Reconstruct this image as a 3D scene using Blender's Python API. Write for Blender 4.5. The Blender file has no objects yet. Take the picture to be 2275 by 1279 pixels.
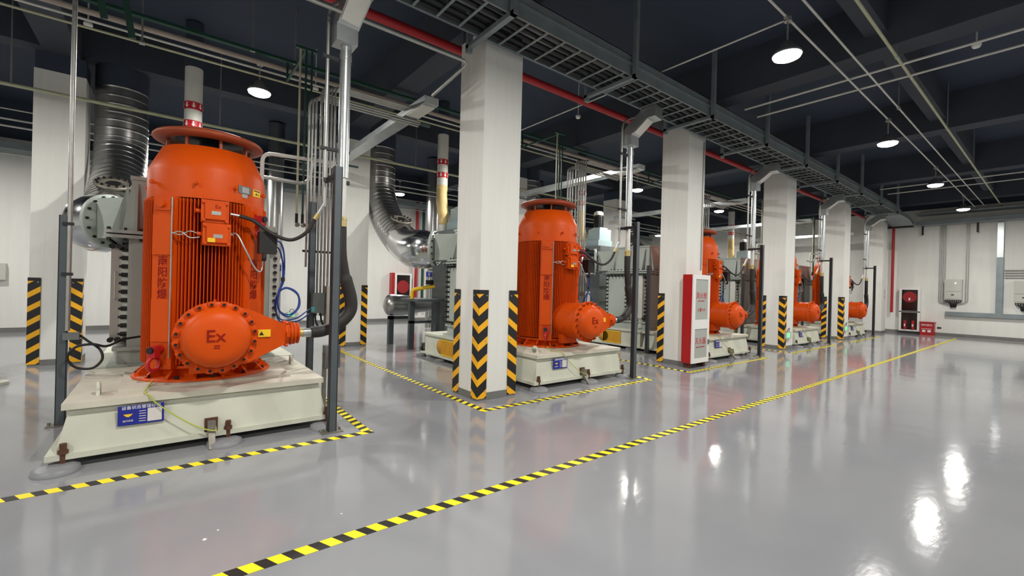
import bpy, math, random
from mathutils import Matrix, Vector
random.seed(7)
S = bpy.context.scene
# ------------------------------------------------------------------ camera
YAW, PITCH_, ROLL, FPX, EYE = math.radians(51.693), math.radians(-0.1134), math.radians(1.4876), 978.0, 1.5
fw = Vector((math.cos(YAW)*math.cos(PITCH_), math.sin(YAW)*math.cos(PITCH_), math.sin(PITCH_)))
rt = fw.cross(Vector((0, 0, 1))).normalized()
dn = fw.cross(rt)
r2 = rt*math.cos(ROLL) - dn*math.sin(ROLL)
d2 = rt*math.sin(ROLL) + dn*math.cos(ROLL)
cam = bpy.data.cameras.new('camera')
cam.sensor_width = 36
cam.lens = FPX/2275*36
cam.clip_end = 200
co = bpy.data.objects.new('camera', cam)
S.collection.objects.link(co)
m3 = Matrix((r2, -d2, -fw)).transposed()
co.matrix_world = Matrix.Translation((0, 0, EYE)) @ m3.to_4x4()
S.camera = co
# ------------------------------------------------------------------ world, view
w = bpy.data.worlds.new('world')
S.world = w
w.use_nodes = True
w.node_tree.nodes['Background'].inputs[0].default_value = (0.6, 0.65, 0.75, 1)
w.node_tree.nodes['Background'].inputs[1].default_value = 0.02
S.view_settings.view_transform = 'Standard'
S.view_settings.look = 'None'
S.view_settings.gamma = 1
S.view_settings.use_curve_mapping = False
S.view_settings.exposure = 0.0
LAMP_POWER = 138.0
LENS_EMIT = 22.0
# ------------------------------------------------------------------ materials
def lin(c):
    return tuple(((v/255)/12.92 if v/255 <= .04045 else ((v/255+.055)/1.055)**2.4) for v in c) + (1,)
MATS = {}
def mat(name, col, rough=.5, metal=0., coat=0., var=0., vscale=3., bump=0., bscale=40., spec=.5, stretch=None, emit=None, es=0):
    m = bpy.data.materials.new(name)
    m.use_nodes = True
    nt = m.node_tree
    b = nt.nodes['Principled BSDF']
    b.inputs['Base Color'].default_value = lin(col)
    b.inputs['Roughness'].default_value = rough
    b.inputs['Metallic'].default_value = metal
    b.inputs['Coat Weight'].default_value = coat
    b.inputs['Coat Roughness'].default_value = .08
    b.inputs['Specular IOR Level'].default_value = spec
    if emit:
        b.inputs['Emission Color'].default_value = lin(emit)
        b.inputs['Emission Strength'].default_value = es
    tc = nt.nodes.new('ShaderNodeTexCoord')
    src = tc.outputs['Object']
    if stretch:
        mp = nt.nodes.new('ShaderNodeMapping')
        mp.inputs['Scale'].default_value = stretch
        nt.links.new(src, mp.inputs[0])
        src = mp.outputs[0]
    if var:
        n = nt.nodes.new('ShaderNodeTexNoise')
        n.inputs['Scale'].default_value = vscale
        n.inputs['Detail'].default_value = 5
        nt.links.new(src, n.inputs['Vector'])
        rp = nt.nodes.new('ShaderNodeValToRGB')
        rp.color_ramp.elements[0].position = .3
        rp.color_ramp.elements[1].position = .7
        l = lin(col)
        rp.color_ramp.elements[0].color = tuple(x*(1-var) for x in l[:3])+(1,)
        rp.color_ramp.elements[1].color = tuple(min(1, x*(1+var)) for x in l[:3])+(1,)
        nt.links.new(n.outputs[0], rp.inputs[0])
        nt.links.new(rp.outputs[0], b.inputs['Base Color'])
    if bump:
        n = nt.nodes.new('ShaderNodeTexNoise')
        n.inputs['Scale'].default_value = bscale
        n.inputs['Detail'].default_value = 3
        nt.links.new(src, n.inputs['Vector'])
        bp = nt.nodes.new('ShaderNodeBump')
        bp.inputs['Strength'].default_value = bump
        bp.inputs['Distance'].default_value = .01
        nt.links.new(n.outputs[0], bp.inputs['Height'])
        nt.links.new(bp.outputs[0], b.inputs['Normal'])
    MATS[name] = m
    return m
def M(n):
    return MATS[n]
mat('wall_paint', (222, 222, 217), .75, var=.03, vscale=1.5, bump=.25, bscale=6, stretch=(6, 6, .5))
mat('skirting_paint', (112, 112, 110), .6, var=.1)
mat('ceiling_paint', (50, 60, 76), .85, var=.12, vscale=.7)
mat('beam_paint', (58, 63, 73), .85, var=.1, vscale=1.2)
mat('orange', (208, 77, 6), .46, coat=.0, spec=.22, var=.05, vscale=2.5, bump=.04, bscale=30)
mat('orange_worn', (150, 62, 28), .55, var=.12, vscale=6)
mat('char_red', (138, 22, 8), .6, spec=.2)
mat('red_paint', (170, 20, 24), .4, coat=.2, var=.05)
mat('red_pipe', (176, 34, 40), .45, var=.08, vscale=5)
mat('base_paint', (197, 199, 184), .5, var=.07, vscale=3, bump=.1, bscale=12)
mat('base_top', (200, 197, 182), .6, var=.1, vscale=4)
mat('casing_paint', (162, 170, 163), .45, var=.07, vscale=2)
mat('casing_dark', (104, 110, 110), .5, var=.1)
mat('pad_grey', (128, 130, 134), .45)
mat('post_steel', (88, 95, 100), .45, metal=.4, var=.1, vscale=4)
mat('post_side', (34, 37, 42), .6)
mat('tray_steel', (132, 143, 146), .45, metal=.4, var=.12, vscale=3)
mat('galv', (190, 195, 196), .32, metal=.8, var=.12, vscale=6, bump=.05)
mat('conduit', (172, 174, 170), .38, metal=.7, var=.1, vscale=6)
mat('cream_pipe', (178, 180, 150), .5, var=.1, vscale=3)
mat('pinkish_pipe', (168, 156, 146), .5, var=.1)
mat('white_pipe', (205, 205, 198), .5, var=.08)
mat('green_paint', (24, 66, 54), .5, var=.1)
mat('grey_green', (58, 84, 82), .5, var=.1)
mat('alu', (186, 186, 186), .3, metal=1., var=.06, vscale=5, bump=.06, bscale=7)
mat('alu_smooth', (214, 216, 218), .16, metal=1., bump=.2, bscale=3)
mat('flange_rust', (126, 122, 112), .5, metal=.4, var=.2, vscale=12)
mat('black', (20, 20, 22), .55)
mat('rubber', (34, 31, 30), .6, var=.15, vscale=30)
mat('bolt_dark', (40, 34, 32), .5, metal=.4)
mat('rust', (84, 52, 38), .8, var=.3, vscale=30)
mat('brass', (196, 178, 120), .4, metal=.6)
mat('yellow', (240, 196, 30), .5)
mat('mesh_yellow', (196, 140, 30), .6, var=.2, vscale=40)
mat('white', (230, 230, 228), .5)
mat('paper', (214, 210, 205), .7)
mat('blue', (28, 38, 140), .45)
mat('blue_hose', (22, 56, 132), .4)
mat('wire_green', (176, 186, 74), .5)
mat('hose_cream', (206, 180, 124), .6, var=.1, vscale=9)
mat('band_red', (190, 24, 40), .5)
mat('panel_grey', (186, 188, 180), .5)
mat('actuator_blue', (150, 168, 172), .45)
mat('dark_glass', (34, 24, 24), .12, spec=.6)
mat('frost', (170, 174, 168), .35, spec=.4)
mat('hose_reel', (150, 24, 30), .5)
mat('lens', (255, 252, 240), .3, emit=(255, 250, 232), es=LENS_EMIT)
mat('green_led', (120, 255, 170), .4, emit=(110, 255, 160), es=.5)
mat('led', (255, 255, 255), .4, emit=(255, 255, 255), es=4)
mat('red_led', (255, 60, 60), .4, emit=(255, 70, 60), es=3)
mat('teal', (70, 180, 170), .5)
mat('lamp_housing', (120, 122, 124), .4, metal=.5)
mat('cover_worn', (120, 116, 100), .6, var=.2, vscale=10)
def stripe_mat(name, ax, k, period, duty, c1, c2, off=0, rough=.5):
    """object-space diagonal stripes: frac((ax . p)/period) < duty -> c1"""
    m = bpy.data.materials.new(name)
    m.use_nodes = True
    nt = m.node_tree
    b = nt.nodes['Principled BSDF']
    b.inputs['Roughness'].default_value = rough
    tc = nt.nodes.new('ShaderNodeTexCoord')
    d = nt.nodes.new('ShaderNodeVectorMath')
    d.operation = 'DOT_PRODUCT'
    nt.links.new(tc.outputs['Object'], d.inputs[0])
    d.inputs[1].default_value = ax
    a = nt.nodes.new('ShaderNodeMath')
    a.operation = 'MULTIPLY_ADD'
    nt.links.new(d.outputs['Value'], a.inputs[0])
    a.inputs[1].default_value = 1/period
    a.inputs[2].default_value = off
    f = nt.nodes.new('ShaderNodeMath')
    f.operation = 'FRACT'
    nt.links.new(a.outputs[0], f.inputs[0])
    l = nt.nodes.new('ShaderNodeMath')
    l.operation = 'LESS_THAN'
    nt.links.new(f.outputs[0], l.inputs[0])
    l.inputs[1].default_value = duty
    mx = nt.nodes.new('ShaderNodeMix')
    mx.data_type = 'RGBA'
    nt.links.new(l.outputs[0], mx.inputs[0])
    mx.inputs[6].default_value = lin(c2)
    mx.inputs[7].default_value = lin(c1)
    nt.links.new(mx.outputs[2], b.inputs['Base Color'])
    MATS[name] = m
stripe_mat('guard_stripe', (-.72, -.72, 1), 0, .232, .40, (244, 178, 22), (24, 24, 26), .12)
stripe_mat('tape_stripe', (1, .45, 0), 0, .135, .53, (244, 226, 36), (38, 36, 34))
def floor_material():
    m = bpy.data.materials.new('floor_epoxy')
    m.use_nodes = True
    nt = m.node_tree
    b = nt.nodes['Principled BSDF']
    tc = nt.nodes.new('ShaderNodeTexCoord')
    def noise(sc, det, st=(1, 1, 1)):
        mp = nt.nodes.new('ShaderNodeMapping')
        mp.inputs['Scale'].default_value = st
        nt.links.new(tc.outputs['Object'], mp.inputs[0])
        n = nt.nodes.new('ShaderNodeTexNoise')
        n.inputs['Scale'].default_value = sc
        n.inputs['Detail'].default_value = det
        nt.links.new(mp.outputs[0], n.inputs['Vector'])
        return n
    n = noise(.35, 5)
    rp = nt.nodes.new('ShaderNodeValToRGB')
    rp.color_ramp.elements[0].position = .3
    rp.color_ramp.elements[1].position = .72
    rp.color_ramp.elements[0].color = lin((134, 136, 142))
    rp.color_ramp.elements[1].color = lin((151, 153, 155))
    nt.links.new(n.outputs[0], rp.inputs[0])
    nt.links.new(rp.outputs[0], b.inputs['Base Color'])
    b.inputs['Roughness'].default_value = .09
    b.inputs['Specular IOR Level'].default_value = .55
    n1 = noise(1.6, 3)
    n2 = noise(9., 4, (1, 2.2, 1))
    b1 = nt.nodes.new('ShaderNodeBump')
    b1.inputs['Strength'].default_value = .16
    b1.inputs['Distance'].default_value = .02
    nt.links.new(n1.outputs[0], b1.inputs['Height'])
    b2 = nt.nodes.new('ShaderNodeBump')
    b2.inputs['Strength'].default_value = .16
    b2.inputs['Distance'].default_value = .0035
    nt.links.new(n2.outputs[0], b2.inputs['Height'])
    nt.links.new(b1.outputs[0], b2.inputs['Normal'])
    nt.links.new(b2.outputs[0], b.inputs['Normal'])
    MATS['floor'] = m
floor_material()
# ------------------------------------------------------------------ mesh builder
I4 = Matrix.Identity(4)
def T(x, y, z):
    return Matrix.Translation((x, y, z))
def RX(a):
    return Matrix.Rotation(math.radians(a), 4, 'X')
def RY(a):
    return Matrix.Rotation(math.radians(a), 4, 'Y')
def RZ(a):
    return Matrix.Rotation(math.radians(a), 4, 'Z')
class MB:
    def __init__(s, *mats):
        s.v = []; s.f = []; s.mi = []; s.sm = []; s.mats = list(mats)
    def add(s, vs, fs, mi=0, smooth=False, m=I4):
        o = len(s.v)
        s.v += [tuple(m @ Vector(p)) for p in vs]
        s.f += [tuple(o+i for i in f) for f in fs]
        s.mi += [mi]*len(fs); s.sm += [smooth]*len(fs)
        return s
    def box(s, x0, x1, y0, y1, z0, z1, mi=0, m=I4):
        v = [(x, y, z) for x in (x0, x1) for y in (y0, y1) for z in (z0, z1)]
        return s.add(v, [(0, 1, 3, 2), (4, 6, 7, 5), (0, 4, 5, 1), (2, 3, 7, 6), (0, 2, 6, 4), (1, 5, 7, 3)], mi, False, m)
    def frustum(s, a, b, z0, z1, mi=0, m=I4):
        (x0, x1, y0, y1), (X0, X1, Y0, Y1) = a, b
        v = [(x0, y0, z0), (x1, y0, z0), (x1, y1, z0), (x0, y1, z0), (X0, Y0, z1), (X1, Y0, z1), (X1, Y1, z1), (X0, Y1, z1)]
        return s.add(v, [(3, 2, 1, 0), (4, 5, 6, 7), (0, 1, 5, 4), (1, 2, 6, 5), (2, 3, 7, 6), (3, 0, 4, 7)], mi, False, m)
    def prism(s, pts, z0, z1, mi=0, m=I4):
        n = len(pts)
        v = [(x, y, z0) for x, y in pts]+[(x, y, z1) for x, y in pts]
        f = [tuple(range(n-1, -1, -1)), tuple(range(n, 2*n))]+[(i, (i+1) % n, n+(i+1) % n, n+i) for i in range(n)]
        return s.add(v, f, mi, False, m)
    def lathe(s, prof, n=32, mi=0, m=I4, smooth=True, a0=0, a1=360):
        full = abs(a1-a0) >= 360
        k = n if full else n+1
        v = []
        for r, z in prof:
            for i in range(k):
                a = math.radians(a0+(a1-a0)*i/n)
                v.append((r*math.cos(a), r*math.sin(a), z))
        f = []
        for j in range(len(prof)-1):
            for i in range(n):
                i2 = (i+1) % k
                f.append((j*k+i, j*k+i2, (j+1)*k+i2, (j+1)*k+i))
        return s.add(v, f, mi, smooth, m)
    def cyl(s, r, z0, z1, n=16, mi=0, m=I4, r2=None):
        r2 = r if r2 is None else r2
        v = [(q*math.cos(2*math.pi*i/n), q*math.sin(2*math.pi*i/n), z) for q, z in ((r, z0), (r2, z1)) for i in range(n)]
        s.add(v, [(i, (i+1) % n, n+(i+1) % n, n+i) for i in range(n)], mi, n > 8, m)
        return s.add(v, [tuple(range(n-1, -1, -1)), tuple(range(n, 2*n))], mi, False, m)
    def tube(s, path, r, n=10, mi=0, m=I4, cap=True, rect=None):
        P = [Vector(p) for p in path]
        k = len(P)
        R_ = r if isinstance(r, (list, tuple)) else [r]*k
        T_ = []
        for i in range(k):
            d = (P[min(i+1, k-1)]-P[max(i-1, 0)])
            T_.append(d.normalized() if d.length > 1e-9 else Vector((0, 0, 1)))
        u = T_[0].orthogonal().normalized()
        if rect:
            u = Vector(rect[2]).normalized()
            u = (u - T_[0]*u.dot(T_[0])).normalized()
        v = []
        for i in range(k):
            u = (u-T_[i]*u.dot(T_[i]))
            if u.length < 1e-6:
                u = T_[i].orthogonal()
            u.normalize()
            b = T_[i].cross(u)
            if rect:
                a, c = rect[0]/2, rect[1]/2
                for p, q in ((-a, -c), (a, -c), (a, c), (-a, c)):
                    v.append(P[i]+u*p+b*q)
            else:
                for j in range(n):
                    an = 2*math.pi*j/n
                    v.append(P[i]+(u*math.cos(an)+b*math.sin(an))*R_[i])
        nn = 4 if rect else n
        f = [(i*nn+j, i*nn+(j+1) % nn, (i+1)*nn+(j+1) % nn, (i+1)*nn+j) for i in range(k-1) for j in range(nn)]
        s.add(v, f, mi, not rect, m)
        if cap:
            s.add(v, [tuple(range(nn-1, -1, -1)), tuple((k-1)*nn+j for j in range(nn))], mi, False, m)
        return s
    def build(s, name, parent=None, loc=None, rot=None, label=None):
        me = bpy.data.meshes.new(name)
        me.from_pydata([tuple(p) for p in s.v], [], s.f)
        for q in s.mats:
            me.materials.append(M(q) if isinstance(q, str) else q)
        me.polygons.foreach_set('material_index', s.mi)
        me.polygons.foreach_set('use_smooth', s.sm)
        me.update()
        o = bpy.data.objects.new(name, me)
        S.collection.objects.link(o)
        if parent: o.parent = parent
        if loc: o.location = loc
        if rot is not None: o.rotation_euler[2] = math.radians(rot)
        if label: o['label'] = label
        return o
def bez(pts, n=8):
    """Catmull-Rom through points"""
    P = [Vector(p) for p in pts]
    P = [P[0]*2-P[1]]+P+[P[-1]*2-P[-2]]
    out = []
    for i in range(1, len(P)-2):
        for k in range(n):
            t = k/n
            a, b, c, d = P[i-1], P[i], P[i+1], P[i+2]
            out.append(.5*((2*b)+(-a+c)*t+(2*a-5*b+4*c-d)*t*t+(-a+3*b-3*c+d)*t**3))
    out.append(P[-2])
    return out
def elbow(pts, r=.1, n=5):
    """polyline with rounded corners"""
    P = [Vector(p) for p in pts]
    out = [P[0]]
    for i in range(1, len(P)-1):
        a = (P[i-1]-P[i]); b = (P[i+1]-P[i])
        q = min(r, a.length*.49, b.length*.49)
        s, e = P[i]+a.normalized()*q, P[i]+b.normalized()*q
        for k in range(n+1):
            t = k/n
            out.append(s*(1-t)**2+P[i]*2*t*(1-t)+e*t*t)
    out.append(P[-1])
    return out
_tc = {}
def text(name, body, size, matname, mtx, parent=None, align='CENTER', extr=.001, lsp=1.0, off=0.):
    c = bpy.data.curves.new(name, 'FONT')
    c.body = body; c.size = size; c.align_x = align; c.align_y = 'CENTER'; c.extrude = extr
    c.space_line = lsp; c.offset = off
    c.resolution_u = 3
    o = bpy.data.objects.new(name, c)
    S.collection.objects.link(o)
    bpy.context.view_layer.update()
    me = bpy.data.meshes.new_from_object(o.evaluated_get(bpy.context.evaluated_depsgraph_get()))
    bpy.data.objects.remove(o)
    me.name = name
    me.materials.clear()
    me.materials.append(M(matname))
    me.transform(mtx)
    o = bpy.data.objects.new(name, me)
    S.collection.objects.link(o)
    if parent: o.parent = parent
    return o
def tag(o, label, cat, group=None, kind=None):
    o['label'] = label; o['category'] = cat
    if group: o['group'] = group
    if kind: o['kind'] = kind
    return o
def struct(o):
    o['kind'] = 'structure'
    return o
def empty(name, loc, label, cat, group=None, rot=0):
    o = bpy.data.objects.new(name, None)
    S.collection.objects.link(o)
    o.location = loc; o.rotation_euler[2] = math.radians(rot)
    o.empty_display_size = .1
    return tag(o, label, cat, group)
def copy_tree(o, parent=None):
    c = o.copy()
    S.collection.objects.link(c)
    c.parent = parent
    for ch in list(KIDS.get(o, [])) or list(o.children):
        copy_tree(ch, c)
    return c
KIDS = {}
FRONT = RX(90)      # text plane -> faces -Y
# ------------------------------------------------------------------ grid
CP = 4.95           # column and lamp pitch
MP = 4.93           # machine pitch
X0 = .36            # first motor axis
YM = 5.72
BAY = ['in the nearest bay', 'in the second bay', 'in the third bay, behind the fire cabinet', 'in the fourth bay', 'in the farthest bay']
# ------------------------------------------------------------------ room shell
XA, XB, YA, YB, ZC = -9., 24.5, -9., 16.9, 5.95
struct(MB('floor').box(XA-.2, XB+.2, YA-.2, YB+.2, -.15, 0).build('floor'))
struct(MB('ceiling_paint').box(XA-.2, XB+.2, YA-.2, YB+.2, ZC, ZC+.2).build('ceiling'))
def wall(name, a, b):
    m = MB('wall_paint', 'ceiling_paint')
    m.box(*a, 0, 4.98 if name == 'wall_back' else 5.12, 0)
    m.box(*a, 4.98 if name == 'wall_back' else 5.12, ZC, 1)
    struct(m.build(name))
wall('wall_back', (XA, XB, YB, YB+.2), 0)
wall('wall_right', (XB, XB+.2, YA, YB+.2), 0)
wall('wall_left', (XA-.2, XA, YA, YB+.2), 0)
wall('wall_front', (XA, XB, YA-.2, YA), 0)
struct(MB('skirting_paint').box(XA, XB, YB-.02, YB, 0, .12).build('baseboard_back'))
struct(MB('skirting_paint').box(XB-.02, XB, YA, YB-.02, 0, .12).build('baseboard_right'))
n = 0
def beam(x0, x1, y0, y1, z0, z1=ZC):
    global n
    n += 1
    struct(MB('beam_paint').box(x0, x1, y0, y1, z0, z1).build('trim_%d' % n))
colx = [3.22+CP*i for i in range(-2, 5)]
for x in colx:
    beam(x+.1, x+.54, YA, YB, 5.18)
beam(XA, XB, 10.62, 10.98, 5.3)
beam(XA, XB, 1.72, 1.98, 5.4)
# columns
ccount = 0
ORD = ['outside the frame', 'nearest', 'second', 'third', 'fourth', 'fifth and farthest']
def column(x, y, label):
    m = MB('wall_paint', 'skirting_paint', 'ceiling_paint')
    m.box(0, .62, 0, .6, .1, 4.88, 0)
    m.box(-.004, .624, -.004, .604, 0, .1, 1)
    m.box(.01, .61, .01, .59, 4.88, 5.18, 2)
    o = m.build('column', loc=(x, y, 0))
    tag(o, label, 'column', kind='structure')
    return o
fx = [3.22+CP*i for i in range(0, 5)]
fl = ['white square column nearest the camera with three striped corner guards',
      'white square column beside the tall red and white fire cabinet',
      'white square column with a chevron guard between third and fourth orange motors',
      'white square column between the fourth and farthest orange terminal drums',
      'white square column closest to the end wall, with a small notice']
for x, l in zip(fx, fl):
    column(x, 4.75, l)
bx = [3.22+CP*i for i in range(-1, 5)]
bl = ['white rear column behind the nearest machine, at the left of the photo',
      'white rear column seen behind the thick black hose',
      'white rear column half hidden right of the near column',
      'white rear column behind the second machine',
      'white rear column behind the third machine', 'white rear column farthest away']
for x, l in zip(bx, bl):
    column(x, 10.5, l)
for x, y0, z0, z1, l in ((8.72, 4.735, 1.95, 4.6, 'thin grey conduit running down to the top of the tall fire cabinet'), (13.80, 4.78, .5, 4.6, 'thin dark conduit down the right edge of the third front column'), (18.74, 4.78, .5, 4.6, 'thin dark conduit down the right edge of the fourth front column')):
    t = empty('column_conduit', (x, y0, 0), l, 'conduit')
    MB('conduit' if x < 9 else 'grey_green').cyl(.014, z0, z1, 10).build('pipe', t)
# small notice on the last front column
t = empty('notice_sheet', (23.02, 4.742, 1.38), 'small white printed notice on the column closest to the end wall', 'notice')
MB('white').box(.26, .5, 0, .006, 0, .42).build('sheet', t)
for k in range(5):
    MB('casing_dark').box(.28, .48, -.002, 0, .05+k*.08, .08+k*.08).build('text_line', t)
# corner guards: an L of two wings, striped; local +x and +y run along the two faces from the corner
def guard_mesh():
    m = MB('guard_stripe', 'black', 'galv')
    h0, h1, wd, th = .03, 1.45, .135, .012
    m.box(-th, wd, -th, 0, h0, h1)
    m.box(-th, 0, 0, wd, h0, h1)
    m.box(-th-.001, wd+.001, -th-.001, -th+.002, h1-.05, h1+.004, 1)
    m.box(-th-.001, -th+.002, -th, wd+.001, h1-.05, h1+.004, 1)
    for z in (.12, .78, 1.38):
        m.cyl(.009, 0, .004, 8, 2, T(wd-.03, -th, z) @ RX(90))
        m.cyl(.009, 0, .004, 8, 2, T(-th, wd-.03, z) @ RY(-90))
    return m
GUARD = guard_mesh().build('corner_guard')
guards = []
def guard(x, y, rot, label, first=[True]):
    o = GUARD if first[0] else GUARD.copy()
    if not first[0]:
        S.collection.objects.link(o)
    first[0] = False
    o.location = (x, y, 0); o.rotation_euler[2] = math.radians(rot)
    tag(o, label, 'corner guard', 'striped corner guards on the columns')
gn = ['near column', 'column with the fire cabinet', 'third front column', 'fourth front column']
for i, (x, nm) in enumerate(zip(fx[:4], gn)):
    if i != 1:
        guard(x, 4.75, 0, 'black and yellow chevron guard on the front corner of the %s' % nm)
    guard(x, 5.35, -90, 'striped guard on the rear left corner of the %s' % nm)
    if i == 0:
        guard(x+.62, 4.75, 90, 'black and yellow striped guard on the right corner of the near column')
for x, nm in zip(bx, ['leftmost rear column', 'rear column behind the black hose']):
    guard(x, 10.5, 0, 'striped guard on the left corner of the %s' % nm)
    guard(x+.62, 10.5, 90, 'striped guard on the right corner of the %s' % nm)
# floor tapes
def tape(name, x0, y0, x1, y1, wd=.1, parent=None, z=.0008):
    L = math.hypot(x1-x0, y1-y0)
    a = math.atan2(y1-y0, x1-x0)
    o = MB('tape_stripe').box(0, L, -wd/2, wd/2, 0, .0012).build(name, parent)
    o.location = (x0, y0, z); o.rotation_euler[2] = a
    return o
tag(tape('floor_tape', -6, 2.62, 23.4, 2.61, .09), 'long black and yellow floor tape running along the open aisle to the end wall', 'floor tape')
bx0 = [-3.4, 3.06, 7.72, 12.7, 17.6]
bx1 = [1.64, 6.47, 11.1, 16.0, 20.9]
for i in range(5):
    t = empty('zone_marking', (bx0[i], 4.36, 0), 'black and yellow floor tape around the machine ' + BAY[i], 'floor tape', 'taped machine zones')
    L = bx1[i]-bx0[i]
    tape('front_strip', -.05, 0, L+.05, 0, .09, t)
    tape('side_strip', L, .05, L, 5.6, .09, t, .0009)
    if i: tape('side_strip', 0, 5.6, 0, .05, .09, t, .0009)
t = MB('cream_pipe').box(23.9, 23.98, -6, 3.3, .0008, .002).build('floor_tape')
tag(t, 'pale worn floor tape lying along the foot of the end wall', 'floor tape')
# ------------------------------------------------------------------ lamps
def make_lamp():
    t = empty('high_bay_lamp', (0, 0, 4.5), '', 'lamp', 'round high bay lamps')
    MB('lamp_housing').lathe([(0, .16), (.06, .16), (.08, .1), (.14, .05), (.165, .02), (.17, -.004), (.16, -.004)], 28).build('housing', t)
    MB('lens').lathe([(.16, 0), (.15, -.03), (.11, -.05), (0, -.06)], 28).build('lens', t)
    MB('conduit').cyl(.012, .16, .44, 8).build('stem', t)
    MB('conduit').cyl(.045, .42, .47, 12).box(-.09, .09, -.02, .02, .44, .47).build('junction_box', t)
    ld = bpy.data.lights.new('lamp_light', 'AREA')
    ld.shape = 'DISK'; ld.size = .2; ld.energy = LAMP_POWER; ld.color = (1, .965, .91)
    lo = bpy.data.objects.new('light_source', ld)
    S.collection.objects.link(lo)
    lo.parent = t; lo.location = (0, 0, -.064)
    return t
lamp0 = make_lamp()
LX = [1.13+CP*i for i in range(-2, 5)]
LY = {-3.55: 'behind the camera', 2.25: 'over the open aisle', 8.05: 'over the row of machines', 13.85: 'near the back wall'}
step = ['two places left of the nearest machine', 'left of the nearest machine', 'level with the nearest machine', 'level with the near column', 'level with the third machine', 'level with the fourth machine', 'level with the farthest machine']
firstl = True
for y, yn in LY.items():
    for i, x in enumerate(LX):
        if i < 1 and y > 5: continue        # no lamps are lit over the far left corner
        if firstl: o = lamp0
        else: o = copy_tree(lamp0)
        firstl = False
        o.location = (x, y, 4.5)
        o['label'] = 'round high bay lamp %s, %s' % (yn, step[i])
# ------------------------------------------------------------------ machine parts (bay 0, copied later); origin = motor axis at floor
PROTO = []          # (root, label prefix)
def thing(name, label, cat, group, x=0., y=0., z=0.):
    t = empty(name, (X0+x, YM+y, z), label, cat, group)
    PROTO.append((t, label))
    return t
def L(t, x, y, z):      # matrix from bay-local to thing-local
    return T(X0-t.location.x, YM-t.location.y, -t.location.z)
# --- skid base under the motor
t = thing('machine_skid', 'pale green steel skid under the orange motor', 'machine base', 'steel skids under the motors')
m = MB('base_paint', 'base_top')
m.frustum((-1.0, 1.0, -.9, .74), (-.93, .93, -.84, .72), .12, .45)
m.box(-1.05, 1.05, -.93, .76, .075, .12)
m.build('body', t)
m = MB('base_top')
m.box(-.97, .97, -.89, .78, .45, .5)
m.box(-.66, .7, -.64, .6, .5, .525)
m.build('top_plate', t)
for k, x in enumerate((-.98, .1, .97)):
    MB('pad_grey').lathe([(0, .05), (.1, .05), (.135, .035), (.14, 0.001)], 24, m=T(x, -.96, 0)).build('levelling_pad', t)
    MB('rust').cyl(.022, .05, .2, 8, m=T(x+.03, -.915, 0)).cyl(.032, .12, .15, 6, m=T(x+.03, -.915, 0)).build('anchor_bolt', t)
m = MB('base_paint')
for sx in (-.78, .86):
    m = MB('base_paint')
    m.lathe([(.0, -.012), (.055, -.012), (.055, .012), (0, .012)], 14, m=T(sx, -.62 if sx < 0 else .1, .55) @ RY(90))
    m.prism([(-.07, 0), (.07, 0), (.045, .06), (-.045, .06)], -.012, .012, m=T(sx, -.62 if sx < 0 else .1, .5) @ RZ(90) @ RX(90))
    m.build('lifting_eye', t)
# rusty jacking claw in the middle
m = MB('flange_rust', 'rust')
m.box(-.03, .03, -.97, -.9, .1, .22)
m.prism([(-.97, .12), (-.9, .12), (-1.0, .005), (-1.06, .005)], -.025, .025, m=Matrix(((0, 0, 1, 0), (1, 0, 0, 0), (0, 1, 0, 0), (0, 0, 0, 1))))
m.box(-.05, .05, -.905, -.885, .12, .24, 1)
m.build('jacking_claw', t)
# equipment sign
s = MB('blue', 'paper', 'yellow').box(-.64, -.34, -.893, -.885, .27, .43)
s.box(-.45, -.355, -.896, -.893, .285, .395, 1)
for k in range(5):
    s.box(-.505, -.46, -.8945, -.893, .292+k*.021, .297+k*.021, 1)
s.prism([(-.605, .362), (-.545, .362), (-.56, .345), (-.575, .337), (-.59, .345)], .893, .896, 2, m=Matrix(((1, 0, 0, 0), (0, 0, -1, 0), (0, 1, 0, 0), (0, 0, 0, 1))))
s = s.build('equipment_sign', t, label='blue equipment status sign with a white card')
text('lettering', '设备状态管理标识', .032, 'white', T(-.49, -.894, .412) @ FRONT, s)
text('lettering', '运行状态', .017, 'white', T(-.575, -.894, .305) @ FRONT, s)
# --- motor
t = thing('vertical_motor', 'tall orange ribbed vertical motor with Ex drum', 'motor', 'orange vertical motors')
m = MB('orange')
m.lathe([(.0, .545), (.6, .545), (.605, .53), (.605, .527), (.0, .527)], 64)
m.build('foot_flange', t)
m = MB('orange')
m.lathe([(.44, .545), (.44, .62), (.5, .635), (.5, .66), (.46, .66)], 64)
for k in range(16):
    a = 360*k/16+11
    m.prism([(.44, .545), (.585, .545), (.585, .56), (.5, .635), (.44, .635)], -.011, .011, m=RZ(a) @ RX(90))
m.build('skirt', t)
m = MB('bolt_dark')
for k in range(12):
    m.cyl(.02, .545, .575, 6, m=RZ(30*k+3) @ T(.555, 0, 0))
m.build('foot_bolts', t)
m = MB('orange')
m.lathe([(.41, .66), (.41, 2.28), (.1, 2.28)], 64)
m.build('body', t)
pan = [-132.5, -47.5, 47.5, 132.5]      # angles (deg) of the four flat panels
m = MB('orange')
nf = 112
for k in range(nf):
    a = 360*k/nf
    if min(abs((a-p+180) % 360-180) for p in pan) < 11.5: continue
    m.box(.405, .535, -.0032, .0032, .68, 2.27, m=RZ(a))
m.build('cooling_fins', t)
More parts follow.
